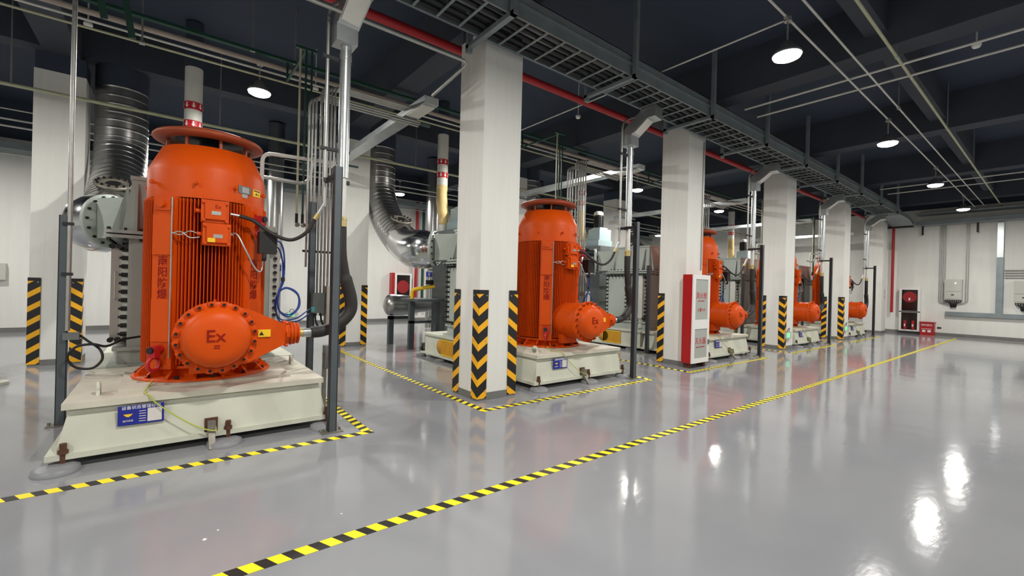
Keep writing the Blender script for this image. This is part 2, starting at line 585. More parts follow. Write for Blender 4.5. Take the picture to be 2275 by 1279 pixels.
for j, p in enumerate(pan):
    A = RZ(p)
    m = MB('orange')
    m.box(.38, .555, -.105, .105, .64, 2.275, m=A)
    m.box(.555, .572, -.095, .095, 1.72, 2.1, m=A)
    m.box(.555, .572, -.095, .095, .9, 1.3, m=A)
    m.box(.555, .57, -.08, .08, 2.14, 2.26, m=A)
    m.cyl(.035, .57, .6, 14, m=A @ T(0, 0, 2.2) @ RY(90))
    pp = m.build('panel', t)
    Mx = A @ T(.5565, 0, 1.5) @ RZ(90) @ RX(90)
    text('lettering', '南\n阳\n防\n爆', .104, 'char_red', Mx, pp, lsp=1.0, off=.001)
# hood and cap
m = MB('orange')
m.lathe([(.515, 2.28), (.515, 2.56), (.505, 2.60), (.405, 2.815), (.385, 2.815)], 64)
for a in (-150, -105, -70, -30, 20, 160):
    m.cyl(.012, .51, .545, 8, m=RZ(a) @ T(0, 0, 2.42) @ RY(90))
    m.lathe([(.012, -.006), (.022, -.006), (.022, .006), (.012, .006)], 10, m=RZ(a) @ T(.545, 0, 2.42) @ RX(90))
m.build('fan_hood', t)
m = MB('black').lathe([(.38, 2.8), (.1, 2.78), (.1, 2.95), (.3, 2.95)], 32)
m.build('air_opening', t)
m = MB('orange_worn')
m.lathe([(0, 3.02), (.38, 3.0), (.475, 2.965), (.49, 2.945), (.485, 2.925), (.41, 2.9), (.36, 2.91), (.3, 2.95), (0, 2.96)], 56)
for k in range(8):
    m.box(.35, .375, -.012, .012, 2.79, 2.94, m=RZ(45*k+10))
m.build('rain_cap', t)
# rating plate and yellow warning sticker on the hood
A = RZ(-58)
MB('casing_dark', 'conduit').box(.512, .519, -.07, .07, 2.385, 2.465, m=A).box(.519, .521, -.03, .045, 2.395, 2.455, 1, m=A).box(.512, .518, -.03, .03, 2.345, 2.383, 1, m=A).build('rating_plate', t)
A = RZ(-40)
w_ = MB('yellow', 'black').box(.505, .517, -.06, .06, 2.385, 2.46, m=A).box(.517, .518, -.05, .05, 2.44, 2.452, 1, m=A).build('warning_sticker', t, label='yellow warning sticker')
text('lettering', '▲ I', .035, 'black', A @ T(.5185, 0, 2.413) @ RZ(90) @ RX(90), w_)
# Ex boxes
def exbox(x0, x1, z0, z1, yb, txt, name):
    m = MB('orange')
    m.box(x0, x1, -.6, -.46, z0, z1)
    m.box(x0-.01, x1+.01, -.61, -.585, z0-.01, z1+.01)
    m.box(x0+.02, x1-.02, -.635, -.61, z0+.02, z1-.02)
    for x in (x0+.012, x1-.012):
        for z in (z0+.012, z1-.012):
            m.cyl(.014, 0, .02, 10, m=T(x, -.61, z) @ RX(90))
    m.cyl(.02, x0-.05, x0, 10, m=T(0, -.55, (z0+z1)/2) @ RY(90))
    o = m.build(name, t)
    b = MB('conduit').box((x0+x1)/2-.03, (x0+x1)/2+.045, -.638, -.635, (z0+z1)/2-.035, (z0+z1)/2+.0).build('name_plate', o)
    if txt:
        text('lettering', txt, .05, 'char_red', T((x0+x1)/2+.02, -.6365, z1-.055) @ FRONT, o)
    return o
exbox(-.09, .115, 2.055, 2.25, 0, 'Ex', 'junction_box')
o = exbox(-.075, .135, 1.835, 2.03, 0, '', 'junction_box')
MB('yellow').box(-.045, .015, -.6375, -.635, 1.855, 1.895).build('warning_sticker', o)
m = MB('conduit')
m.tube(bez([(-.105, -.55, 1.93), (-.18, -.56, 1.95), (-.25, -.55, 1.91), (-.31, -.5, 1.93)]), .006, 6)
m.tube(bez([(-.105, -.55, 1.90), (-.18, -.56, 1.89), (-.25, -.55, 1.94), (-.31, -.5, 1.92)]), .006, 6)
m.tube([(-.315, -.49, 1.93), (-.315, -.49, 2.26)], .007, 6)
m.tube([(-.315, -.49, 1.93), (-.315, -.49, .75)], .007, 6)
m.build('sensor_leads', t)
m = MB('conduit').tube(bez([(.14, -.55, 1.95), (.2, -.58, 1.95), (.27, -.62, 1.8), (.36, -.6, 1.62), (.42, -.55, 1.6), (.44, -.52, 1.72)]), .009, 8)
m.cyl(.016, .12, .17, 8, m=T(0, -.55, 1.95) @ RY(90))
m.build('armoured_lead', t)
# black probe box on the right hand panel
m = MB('black', 'flange_rust')
m.box(.39, .55, -.62, -.48, 1.78, 2.0)
m.box(.4, .54, -.6, -.5, 2.0, 2.06, 1)
m.tube(bez([(.44, -.6, 1.78), (.44, -.6, 1.72), (.44, -.56, 1.72)]), .02, 8)
m.build('vibration_monitor', t)
# lifting shackles
for a, z in ((pan[0], .83), (pan[1], 2.14)):
    A = RZ(a)
    m = MB('red_paint', 'black')
    m.lathe([(.062+.018*math.cos(q*math.pi/6), .018*math.sin(q*math.pi/6)) for q in range(13)], 20, m=A @ T(.63, 0, z-.13) @ RX(90) @ RZ(0))
    m.cyl(.04, .56, .64, 14, m=A @ T(0, 0, z) @ RY(90))
    m.cyl(.03, .64, .68, 12, 1, m=A @ T(0, 0, z) @ RY(90))
    m.box(.6, .66, -.04, .04, z-.07, z+.03, 0, m=A)
    m.build('lifting_shackle', t)
# terminal drum (axis -Y), cable cone to +X
DX, DZ = .02, .98
D = T(DX, 0, DZ) @ RX(90)     # local z -> -Y
m = MB('orange')
m.lathe([(.27, .4), (.29, .48), (.29, .93), (.3, .95)], 56, m=D)
for a in (90, 200, 340):
    m.cyl(.012, .28, .33, 8, m=D @ RZ(a) @ T(0, 0, .7) @ RY(90))
m.box(-.16, .16, -.6, -.5, .6, .75)
dr = m.build('terminal_drum', t)
m = MB('orange')
m.lathe([(.285, .93), (.315, .93), (.32, .94), (.32, .975), (.315, .985), (.28, .985)], 56, m=D)
for k in range(20):
    m.box(.275, .325, -.026, .026, .985, 1.0, m=D @ RZ(18*k+9))
m.build('flange_ring', dr)
b0 = None
for k in range(20):
    if b0 is None:
        m = MB('bolt_dark', 'orange').cyl(.013, -.01, .016, 8, 0, m=RX(90)).lathe([(.014, 0), (.02, 0), (.02, .01), (.014, .01)], 10, 1, m=RX(90))
        b0 = o = m.build('flange_bolt', dr, label='dark bolt head')
    else:
        o = b0.copy(); S.collection.objects.link(o); o.parent = dr
    a = math.radians(18*k+9)
    o.location = (DX+.298*math.cos(a), -1.0, DZ+.298*math.sin(a))
m = MB('orange')
m.lathe([(.285, .985), (.27, 1.0), (.262, 1.04), (.245, 1.085), (.21, 1.12), (.15, 1.138), (0, 1.142)], 56, m=D)
dome = m.build('end_cover', dr)
text('lettering', 'Ex', .15, 'char_red', T(DX-.02, -1.143, DZ+.025) @ FRONT, dome, extr=.004)
text('lettering', '=', .09, 'char_red', T(DX-.01, -1.141, DZ-.07) @ FRONT, dome, extr=.004)
MB('casing_dark').box(.1, .17, -.003, 0, -.005, .01, m=T(0, -1.115, 1.12) @ RY(25)).build('scrape_mark', dome)
m = MB('orange')
# tapered cable entry housing
def cone_sec(x, h, y0, y1): return [(x, y0, DZ-h), (x, y1, DZ-h), (x, y1, DZ+h), (x, y0, DZ+h)]
v = cone_sec(.13, .285, -.975, -.72)+cone_sec(.3, .235, -.97, -.72)+cone_sec(.6, .09, -.95, -.8)
m.add(v, [(0, 1, 5, 4), (1, 2, 6, 5), (2, 3, 7, 6), (3, 0, 4, 7), (4, 5, 9, 8), (5, 6, 10, 9), (6, 7, 11, 10), (7, 4, 8, 11), (8, 9, 10, 11)])
C_ = T(0, -.875, DZ) @ RY(90)
m.lathe([(0, .585), (.115, .585), (.115, .61), (.085, .61), (.085, .635), (.115, .635), (.115, .65), (.08, .65), (.08, .665), (.11, .665), (.11, .68), (.07, .68), (.07, .7), (.105, .7), (.105, .712), (.0, .712)], 24, m=C_)
for k in range(6):
    m.box(.1, .135, -.02, .02, .585, .61, m=C_ @ RZ(60*k+30))
cn = m.build('cable_entry', dr)
MB('brass', 'galv').cyl(.042, .71, .76, 14, 0, m=C_).cyl(.046, .76, .84, 14, 1, m=C_).build('cable_gland', cn)
w_ = MB('yellow', 'black').box(.345, .45, -.976, -.968, .965, 1.035).build('warning_sticker', cn, label='yellow warning sticker')
MB('black').prism([(0, 0), (.04, 0), (.02, .036)], 0, .001, m=T(.353, -.9765, .982) @ FRONT).build('warning_triangle', w_)
# --- ground wire
t = thing('ground_wire', 'yellow green wire hanging on the skid front', 'wire', 'earthing wires')
MB('wire_green').tube(bez([(-.42, -.5, .56), (-.47, -.7, .515), (-.47, -.84, .515), (-.44, -.9, .5), (-.4, -.91, .44), (-.25, -.935, .3), (-.1, -.96, .19), (.02, -.98, .14), (.03, -.95, .17)]), .0055, 6, m=I4).build('wire', t)
# --- rear casing (compressor) and its skid
t = thing('rear_skid', 'pale steel skid carrying the grey compressor casing', 'machine base', 'rear steel skids')
m = MB('base_paint')
m.box(-.93, 1.0, .86, 2.72, .1, .46).box(-.97, 1.04, .82, 2.76, .46, .5).box(-1.0, 1.05, .82, 2.8, .07, .1)
m.build('body', t)
for (x, y) in ((-1.02, 1.9), (-1.02, 1.1), (-1.02, 2.72)):
    MB('pad_grey').cyl(.1, 0.001, .045, 18, m=T(x, y, 0)).build('levelling_pad', t)
m = MB('mesh_yellow', 'yellow')
m.lathe([(0, .015), (.17, .015), (.17, 0)], 24, 0, m=T(-.93, 2.02, .27) @ RY(-90) @ Matrix.Diagonal((.85, 1, 1, 1)))
m.box(-.945, -.93, 1.45, 2.02, .125, .415, 0)
m.box(-.95, -.93, 1.45, 2.02, .115, .13, 1).box(-.95, -.93, 1.45, 2.02, .41, .425, 1)
for k in range(12):
    m.box(-.949, -.945, 1.47+k*.045, 1.474+k*.045, .13, .41, 1)
m.build('coupling_guard', t, label='yellow mesh coupling guard with a rounded end')
t = thing('compressor', 'grey bolted compressor casing behind the motor', 'compressor', 'grey compressor casings')
m = MB('casing_paint')
m.box(-.68, .72, .8, 2.1, .72, 1.93)
m.box(-.84, .8, .76, 2.14, .5, .53).box(-.76, .72, .82, 2.1, .53, .68).box(-.8, .76, .78, 2.12, .68, .72)
m.build('casing', t)
m = MB('casing_paint', 'bolt_dark')
m.box(-.87, .8, .72, 2.18, 1.93, 1.965).box(-.87, .8, .72, 2.18, 1.98, 2.015)
for k in range(13):
    m.cyl(.014, 1.9, 2.045, 6, 1, m=T(-.84+k*.133, .75, 0))
    m.cyl(.014, 1.9, 2.045, 6, 1, m=T(-.85, .78+k*.11, 0))
m.build('top_flange', t)
m = MB('casing_paint')
m.frustum((-.74, .7, .8, 2.1), (-.66, .6, .84, 2.05), 2.015, 2.6)
m.box(-.68, .62, .82, 2.07, 2.6, 2.64)
for x in (-.62, -.2, .3):
    m.prism([(0, 0), (.12, 0), (.02, .55)], -.012, .012, m=T(x, .84, 2.015) @ RZ(-90) @ RX(90))
for y in (.95, 1.4, 1.85):
    m.prism([(0, 0), (.16, 0), (.02, .55)], -.012, .012, m=T(-.68, y, 2.015) @ RZ(180) @ RX(90))
m.build('hood', t)
def cover(name, x0, x1, y0, y1, side):
    pass
# bolted side cover (-X) with stud rows
m = MB('casing_paint')
m.box(-.78, -.68, 1.35, 2.08, .74, 1.9)
m.build('side_cover', t)
m = MB('bolt_dark')
for k in range(12):
    z = .77+k*.1
    for y in (1.4, 2.03):
        m.cyl(.02, .74, .86, 8, m=T(0, y, z) @ RY(-90))
for k in range(6):
    for z in (.77, 1.87):
        m.cyl(.02, .74, .86, 8, m=T(0, 1.45+k*.11, z) @ RY(-90))
m.build('cover_studs', t)
m = MB('casing_paint')
m.box(-.74, -.68, 1.08, 1.3, .74, 1.9)
for k in range(2):
    m.box(-.78, -.74, .2+ .92+k*.15, .94+k*.15, .75, 1.9)
m.build('side_cover', t)
# front corner cover: white plate with black studs, visible left of the motor
m = MB('white_pipe').box(-.83, -.67, .9, 1.06, .8, 1.86)
m.cyl(.06, .55, .8, 14, m=T(-.74, .98, 0))
m.tube(elbow([(-.79, .9, 1.55), (-.79, .85, 1.55), (-.79, .85, 1.25), (-.79, .9, 1.25)], .03), .008, 6)
m.build('cooler_plate', t)
b0 = None
spots = [(-.71, .885, .86+k*.095) for k in range(11)]
for k, p in enumerate(spots):
    if b0 is None:
        b0 = o = MB('black').cyl(.012, -.05, .05, 8, m=RY(90)).cyl(.024, -.03, .03, 8, m=RY(90)).build('cooler_stud', t)
    else:
        o = b0.copy(); S.collection.objects.link(o); o.parent = t
    o.location = p
b0 = None
for x in (-.82, -.76, -.7, -.64):
    for z in (.8, 1.84):
        if b0 is None:
            b0 = o = MB('black').cyl(.028, 0, .07, 8, m=RX(90)).build('end_stud', t)
        else:
            o = b0.copy(); S.collection.objects.link(o); o.parent = t
        o.location = (x, .9, z)
m = MB('white_pipe', 'black').box(.74, .86, .9, 1.0, .8, 1.95)
for k in range(12):
    m.cyl(.022, 0, .05, 8, 1, m=T(.8, .9, .86+k*.094) @ RX(90))
m.build('cooler_plate', t)
m = MB('casing_paint', 'bolt_dark').tube([(-.9, 2.32, 2.26), (-.45, 1.87, 2.28)], 1, rect=(.52, .46, (0, 0, 1)))
Q_ = T(-.94, 2.36, 2.25) @ RZ(45) @ RX(90)
m.lathe([(.2, -.05), (.36, -.05), (.36, .01), (.0, .01)], 36, 0, m=Q_)
for k in range(16):
    m.cyl(.017, -.02, .035, 6, 1, m=Q_ @ RZ(22.5*k) @ T(.325, 0, 0))
m.build('inlet_neck', t)
# --- rear vessel
t = thing('filter_vessel', 'dark grey vessel behind the compressor casing', 'vessel', 'dark grey vessels')
m = MB('casing_dark').box(-.12, .7, 2.9, 4.0, .1, 2.8)
for k in range(5):
    m.box(-.14, .72, 2.88, 4.02, .7+.45*k, .73+.45*k)
m.build('shell', t)
for x in (-.1, .6):
    for y in (2.92, 3.9):
        MB('casing_dark').box(x, x+.08, y, y+.08, 0, .1).build('foot', t)
# --- gate actuator
t = thing('valve_actuator', 'black upright actuator motor on pale blue gearbox', 'actuator', 'valve actuators')
m = MB('actuator_blue').box(.02, .65, 3.1, 3.6, 2.8, 3.0).box(.12, .65, 3.15, 3.6, 3.0, 3.35).box(.2, .55, 3.2, 3.55, 3.35, 3.4)
m.build('gearbox', t)
m = MB('black').cyl(.14, 3.4, 3.8, 20, m=T(.37, 3.42, 0))
for k in range(16):
    m.box(.13, .155, -.004, .004, 3.44, 3.76, m=T(.37, 3.42, 0) @ RZ(k*22.5))
m.build('motor', t)
MB('white_pipe').lathe([(.145, 3.8), (.145, 3.88), (.1, 3.92), (0, 3.93)], 20, m=T(.37, 3.42, 0)).build('motor_cap', t, label='white motor cap')
# --- big exhaust duct with spiral seams
t = thing('exhaust_duct', 'large curved spiral-seamed aluminium duct', 'duct', 'large aluminium ducts')
ax = -1.03
path = bez([(ax, 5.28, 4.92), (ax, 5.28, 4.2), (ax, 5.22, 3.75), (ax, 4.9, 3.25), (ax, 4.35, 2.8), (ax-.02, 3.75, 2.47)], 70)
pts, rad = [], []
acc = 0
for i, p in enumerate(path):
    if i: acc += (p-path[i-1]).length
    pts.append(p)
    q = acc % .15
    rad.append(.38 + (.006 if q < .02 else 0))
MB('alu').tube(pts, rad, 40).build('spiral_pipe', t)
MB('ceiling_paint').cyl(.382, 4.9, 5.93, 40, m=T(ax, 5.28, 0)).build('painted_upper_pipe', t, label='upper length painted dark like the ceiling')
jp = bez([(ax-.02, 3.77, 2.48), (ax-.05, 3.35, 2.34), (ax-.06, 2.95, 2.26), (ax-.02, 2.6, 2.24), (-.93, 2.4, 2.25)], 5)
MB('alu_smooth').tube(jp, [.384, .388, .39, .39, .392, .395, .4, .4, .405, .405, .41, .41, .41, .41, .405, .4, .39, .375, .36, .35, .345][:len(jp)], 14).build('jacket', t)
m = MB('flange_rust', 'bolt_dark', 'black')
F_ = T(ax, 3.9, 3.0) @ RX(28)
m.lathe([(.0, -.2), (.2, -.2), (.2, -.02), (.25, -.02), (.25, .02), (.12, .02), (.11, 0), (0, -.0)], 32, 0, m=F_)
m.cyl(.09, .018, .024, 20, 2, m=F_)
for k in range(14):
    m.cyl(.018, -.05, .05, 8, 1, m=F_ @ RZ(360/14*k) @ T(.21, 0, 0))
m.build('access_flange', t, label='round bolted access flange on the bend')
# --- white riser with red bands
t = thing('riser_pipe', 'white riser with red arrow bands', 'pipe', 'white risers with red bands')
MB('white_pipe').cyl(.13, 3.9, 5.15, 22, m=T(-.02, 3.8, 0)).build('pipe', t)
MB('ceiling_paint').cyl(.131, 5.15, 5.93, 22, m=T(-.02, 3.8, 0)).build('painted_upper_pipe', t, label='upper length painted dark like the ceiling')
for z in (4.1, 4.42) if True else ():
    m = MB('band_red', 'white').cyl(.133, z, z+.13, 22, 0, m=T(-.02, 3.8, 0))
    for k in range(8):
        m.box(.13, .1345, -.012, .012, z+.06, z+.11, 1, m=T(-.02, 3.8, 0) @ RZ(45*k))
        m.prism([(-.03, .06), (0, .02), (.03, .06)], .1335, .136, 1, m=T(-.02, 3.8, z) @ RZ(45*k) @ RZ(90) @ RX(90))
    m.build('flow_band', t, label='red band with white arrows')
MB('hose_cream').tube(bez([(-.02, 3.8, 3.92), (-.03, 3.79, 3.7), (.0, 3.8, 3.4), (.04, 3.8, 3.15), (.03, 3.8, 2.98)], 5), [.13, .132, .135, .13, .125, .13, .13, .135, .14, .135, .13, .135, .14, .14, .135, .13, .12, .125, .125, .12, .11], 18).build('flexible_sleeve', t, label='cream fabric sleeve at the foot of the riser')
MB('white_pipe').cyl(.11, 2.8, 2.98, 16, m=T(.03, 3.8, 0)).build('pipe_stub', t)
# --- silver flue further back
t = thing('flue_pipe', 'silver vertical flue near the back wall', 'pipe', 'silver flues')
MB('alu').cyl(.21, 2.2, 5.9, 28, m=T(2.05, 8.2, 0)).cyl(.21, 2.2, 2.0, 28, m=T(2.05, 8.2, 0), r2=.1).build('shell', t)
t = thing('drain_pipes', 'thin pipes with blue bands below the flue', 'pipe', 'banded drain pipes')
for k in range(3):
    MB('conduit').cyl(.06, .02, 2.0, 14, m=T(1.86+k*.15, 8.05, 0)).build('pipe', t)
    MB('blue', 'white').cyl(.063, 1.78, 1.95, 14, 0, m=T(1.86+k*.15, 8.05, 0)).box(-.01, .01, -.066, -.06, 1.82, 1.92, 1, m=T(1.86+k*.15, 8.05, 0)).build('flow_band', t)
# --- steel posts
def post(x, y, h, nm, hd=1):
    t = thing('steel_post', nm, 'post', 'steel channel posts', x, y)
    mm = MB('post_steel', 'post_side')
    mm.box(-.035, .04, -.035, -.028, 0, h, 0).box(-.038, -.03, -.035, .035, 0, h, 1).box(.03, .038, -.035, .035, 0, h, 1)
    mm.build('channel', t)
    MB('flange_rust').box(-.1, .1, -.06, .08, .0005, .012).box(-.04, .04, .035, .042, .012, .08).cyl(.012, .012, .04, 6, m=T(.08, 0, 0)).cyl(.012, .012, .04, 6, m=T(-.08, 0, 0)).build('base_plate', t)
    return t
PR = (.985, -1.15)
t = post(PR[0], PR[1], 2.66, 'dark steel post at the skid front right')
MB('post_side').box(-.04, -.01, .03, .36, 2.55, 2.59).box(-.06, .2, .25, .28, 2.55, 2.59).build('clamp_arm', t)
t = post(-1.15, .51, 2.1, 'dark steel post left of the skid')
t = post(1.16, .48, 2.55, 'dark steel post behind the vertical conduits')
# --- drop duct from tray
t = thing('cable_drop_duct', 'galvanised cable duct dropping from the tray', 'cable duct', 'galvanised drop ducts')
MB('galv').tube([(1.1, -.88, 4.02), (1.1, -.88, 4.2), (1.11, -.91, 4.26), (1.15, -1.16, 4.47), (1.16, -1.22, 4.5), (1.17, -1.4, 4.5)], 1, rect=(.22, .2, (1, 0, 0))).build('duct', t)
MB('white_pipe').tube([(1.11, -1.02, 4.21), (1.145, -1.25, 4.4)], 1, rect=(.19, .006, (1, 0, 0))).build('access_lid', t)
MB('galv').box(1.07, 1.27, -1.38, -1.1, 4.5, 4.6).build('tray_connector', t)
# --- main pipe, hose
t = thing('cable_conduit', 'thick galvanised conduit below the drop duct', 'conduit', 'thick conduits behind the posts')
MB('galv').cyl(.055, 2.62, 4.05, 20, m=T(1.12, -.87, 0)).cyl(.062, 3.88, 3.94, 20, m=T(1.12, -.87, 0)).build('pipe', t)
MB('white_pipe').cyl(.042, 2.16, 2.62, 16, m=T(1.12, -.87, 0)).build('reducer', t)
MB('brass').cyl(.05, 2.08, 2.2, 14, m=T(1.12, -.87, 0)).cyl(.056, 2.17, 2.2, 8, m=T(1.12, -.87, 0)).build('coupling', t)
t = thing('power_hose', 'thick black hose curving into the orange drum', 'hose', 'thick black power hoses')
MB('rubber').tube(bez([(1.12, -.87, 2.1), (1.13, -.87, 1.8), (1.18, -.86, 1.55), (1.24, -.86, 1.33), (1.23, -.86, 1.18), (1.1, -.87, 1.05), (.95, -.87, .99), (.83, -.875, .98)], 8), [.052]*16+[.066]*24+[.06]*16+[.05], 18).build('hose', t)
t = thing('side_conduit', 'thin galvanised conduit beside the thick conduit', 'conduit', 'thin side conduits')
MB('conduit').tube(elbow([(.95, -.82, 2.3), (.95, -.82, 4.45), (1.3, -.86, 4.62)], .15), .018, 10).build('pipe', t)
MB('post_side').box(.9, 1.2, -.84, -.8, 3.86, 3.9).build('clamp', t)
MB('post_side').box(.9, 1.2, -.84, -.8, 2.9, 2.93).build('clamp', t)
t = thing('signal_hose', 'thin black hose sagging from the Ex box', 'hose', 'thin black signal hoses')
MB('rubber').tube(bez([(.22, -.56, 2.14), (.34, -.6, 2.1), (.5, -.66, 1.98), (.66, -.72, 1.93), (.8, -.76, 2.02), (.88, -.79, 2.18)], 7), .019, 12).build('hose', t)
MB('galv', 'brass').tube([(.14, -.56, 2.15), (.23, -.56, 2.14)], .013, 10).build('end_fitting', t)
MB('galv', 'brass').tube([(.9, -.8, 2.22), (.95, -.82, 2.33)], .02, 10).tube([(.87, -.785, 2.16), (.9, -.8, 2.22)], .026, 10, 1).build('end_fitting', t)
# --- conduit bundle (individual conduits)
for k in range(8):
    g = k//3 if k < 3 else 1
    x = 1.13+.034*k+(.02 if k > 2 else 0)
    y = .66-.036*k
    zt = 3.98+.02*k if k < 3 else 4.13
    o = MB('conduit').tube(elbow([(x, y, 1.05 if k > 2 else 1.7), (x, y, zt), (2.72, y, zt)], .12), .0145, 8)
    t = thing('conduit', ['leftmost', 'second', 'third', 'fourth', 'fifth', 'sixth', 'seventh', 'rightmost'][k]+' of eight thin vertical conduits', 'conduit', 'bundled vertical conduits')
    o.build('pipe', t)
for z, nm in ((3.2, 'upper'), (1.9, 'lower')):
    t = thing('conduit_clamp', nm+' clamp bar across the conduits', 'clamp', 'clamp bars')
    MB('post_side').box(1.09, 1.45, .675, .7, z, z+.03).build('bar', t)
t = thing('terminal_box', 'small terminal box below the conduits', 'terminal box', 'small terminal boxes')
MB('casing_dark', 'panel_grey').box(1.14, 1.28, .28, .4, 1.1, 1.36).box(1.3, 1.44, .26, .38, .95, 1.45, 1).build('box', t)
MB('teal').box(1.12, 1.16, .27, .29, 1.12, 1.18).build('label_plate', t)
for k in range(2):
    MB('black').tube(bez([(1.18+.07*k, .33, 1.1), (1.19+.07*k, .31, .98), (1.26+.08*k, .3, .87), (1.36+.04*k, .3, .88), (1.41, .3, .95)]), .012, 8).build('cable', t)
# green rods
for k in range(3):
    t = thing('gas_pipe', ['left cream', 'middle dark green', 'right dark green'][k]+' thin drop pipe', 'pipe', 'thin green and cream drop pipes')
    MB('cream_pipe' if k == 0 else 'green_paint', 'black').cyl(.014, 2.42, 4.72, 8, 0, m=T(1.06+.075*k, .93, 0)).cyl(.02, 2.3, 2.44, 8, 1, m=T(1.06+.075*k, .93, 0)).build('pipe', t)
    MB('flange_rust').cyl(.03, 0, .05, 8, m=T(1.06+.075*k, .9, 2.28) @ RX(90)).build('valve', t)
t = thing('pipe_support', 'dark bracket above the thin drop pipes', 'bracket', 'drop pipe brackets')
MB('green_paint').box(1.0, 1.27, .9, .96, 4.72, 4.75).box(1.12, 1.15, .96, 2.18, 4.72, 4.75).box(1.12, 1.15, 2.15, 2.18, 4.75, 5.02).build('bracket', t)
# white looping pipes above
t = thing('vent_pipe', 'white pipe looping up beside the motor hood', 'pipe', 'white looping vent pipes')
MB('white_pipe').tube(elbow([(.62, .88, 2.3), (.62, .88, 3.18), (1.55, .88, 3.22)], .12), .024, 12).build('pipe', t)
t = thing('vent_pipe', 'grey pipe below the white looping pipe', 'pipe', 'grey looping vent pipes')
MB('conduit').tube(elbow([(.3, .92, 2.88), (1.2, .92, 2.86), (1.26, .92, 3.3)], .14), .024, 12).build('pipe', t)
# trunking along Y
t = thing('cable_trunking', 'galvanised trunking running overhead towards the back', 'cable trunking', 'galvanised cable trunkings')
MB('galv').box(2.44, 2.66, -.1, 4.5, 4.05, 4.15).build('trunk', t)
MB('white_pipe').box(2.45, 2.65, .0, .5, 4.035, 4.05).build('cover', t)
for y in (.6, 3.9):
    MB('grey_green').box(2.2, 2.9, y, y+.05, 4.0, 4.035).build('support_bracket', t)
# blue cable loop
t = thing('sensor_cable', 'blue looped sensor cable beside the motor', 'cable', 'blue sensor cables')
m = MB('blue_hose')
m.tube(bez([(.55, -.5, 1.93), (.62, -.46, 1.9), (.66, -.42, 1.75), (.66, -.4, 1.5), (.62, -.4, 1.38), (.62, -.38, 1.2), (.72, -.36, 1.13), (.82, -.34, 1.2), (.83, -.32, 1.34), (.72, -.34, 1.42), (.63, -.36, 1.38), (.6, -.3, 1.22), (.7, -.1, 1.06), (.9, .1, 1.05), (1.05, .26, 1.12), (1.15, .28, 1.18)], 8), .0085, 8)
m.tube(bez([(.55, -.5, 1.86), (.6, -.46, 1.84), (.645, -.42, 1.7), (.648, -.4, 1.5), (.61, -.4, 1.36), (.63, -.38, 1.18), (.73, -.36, 1.11), (.84, -.34, 1.22), (.82, -.32, 1.37), (.7, -.34, 1.43), (.62, -.36, 1.36), (.61, -.3, 1.2), (.7, -.1, 1.03), (.92, .1, 1.02), (1.1, .26, 1.1)], 8), .0085, 8)
m.build('cable', t)
MB('black').cyl(.02, 0, .04, 8, m=T(.655, -.4, 1.5)).build('cable_tie', t)

# copies for the other bays
bpy.context.view_layer.update()
for t, lab in PROTO:
    KIDS[t] = list(t.children)
for i in range(5):
    for t, lab in PROTO:
        o = t if i == 0 else copy_tree(t)
        if i: o.location.x = t.location.x + MP*i
        if t.name.startswith('exhaust') and i: o.location.x += .022*i
        o['label'] = lab + ' ' + BAY[i]
    # (labels kept within 16 words below)
def trim(s):
    return s
# ------------------------------------------------------------------ bay 0 only
t = empty('drop_conduit', (-.75, 6.19, 0), 'thin vertical conduit clipped to the post left of the nearest motor', 'conduit')
MB('conduit').cyl(.02, .95, 5.9, 10).build('pipe', t)
MB('post_side').box(-.05, .03, -.02, .02, 2.0, 2.03).box(-.05, .03, -.02, .02, 1.5, 1.53).build('clip', t)
t = empty('junction_fitting', (-.75, 6.19, .86), 'small grey junction fitting with a coiled black cable, left of nearest motor', 'junction box')
MB('casing_dark').box(-.03, .09, -.04, .04, 0, .07).build('box', t)
m = MB('black').tube(bez([(.09, 0, .04), (.16, -.05, -.02), (.25, -.1, -.1), (.27, -.12, -.2), (.2, -.14, -.28), (.08, -.14, -.26), (.02, -.14, -.16), (.08, -.14, -.06), (.2, -.14, -.04), (.3, -.1, -.07), (.42, 0, -.02), (.55, .25, -.02)], 8), .012, 8)
m.build('cable', t)
t = empty('cable_box', (1.52, 5.25, 0), 'small grey box on a short post right of the nearest skid', 'junction box')
MB('flange_rust').box(-.09, -.05, -.02, .02, .0, .7).build('post', t)
m = MB('casing_dark').box(-.08, .09, -.05, .05, .52, .78)
for k in range(4):
    m.cyl(.018, .05, .08, 8, m=T(.05, 0, .56+k*.06) @ RX(90))
m.build('box', t)
# ------------------------------------------------------------------ support frame and silver duct behind near column
t = empty('support_frame', (4.4, 9.5, 0), 'grey steel support frame standing left of the near column', 'frame')
MB('post_steel').box(.0, .12, .95, 1.07, 0, .7).box(.0, .5, .95, 1.05, .62, .7).build('leg', t)
MB('post_steel').box(.05, .17, -.1, .0, 0, 1.12).build('leg', t)
MB('post_steel').box(.5, .6, -.5, -.4, 0, 1.12).build('leg', t)
MB('post_steel').box(.0, .66, -.6, .3, 1.12, 1.18).box(.05, .6, -.1, -.04, .6, .66).build('deck', t)
t = empty('caster_wheel', (4.62, 9.0, 0), 'small caster wheel beside the grey support frame leg', 'wheel')
MB('black').cyl(.07, -.02, .02, 16, m=T(0, 0, .07) @ RX(90)).build('wheel', t)
MB('flange_rust').box(-.04, .04, -.035, -.028, .06, .18).box(-.04, .04, .028, .035, .06, .18).box(-.06, .06, -.05, .05, .18, .2).build('fork', t)
t = empty('bypass_duct', (4.6, 10.3, 0), 'wrapped silver duct with rounded end low behind the near column', 'duct')
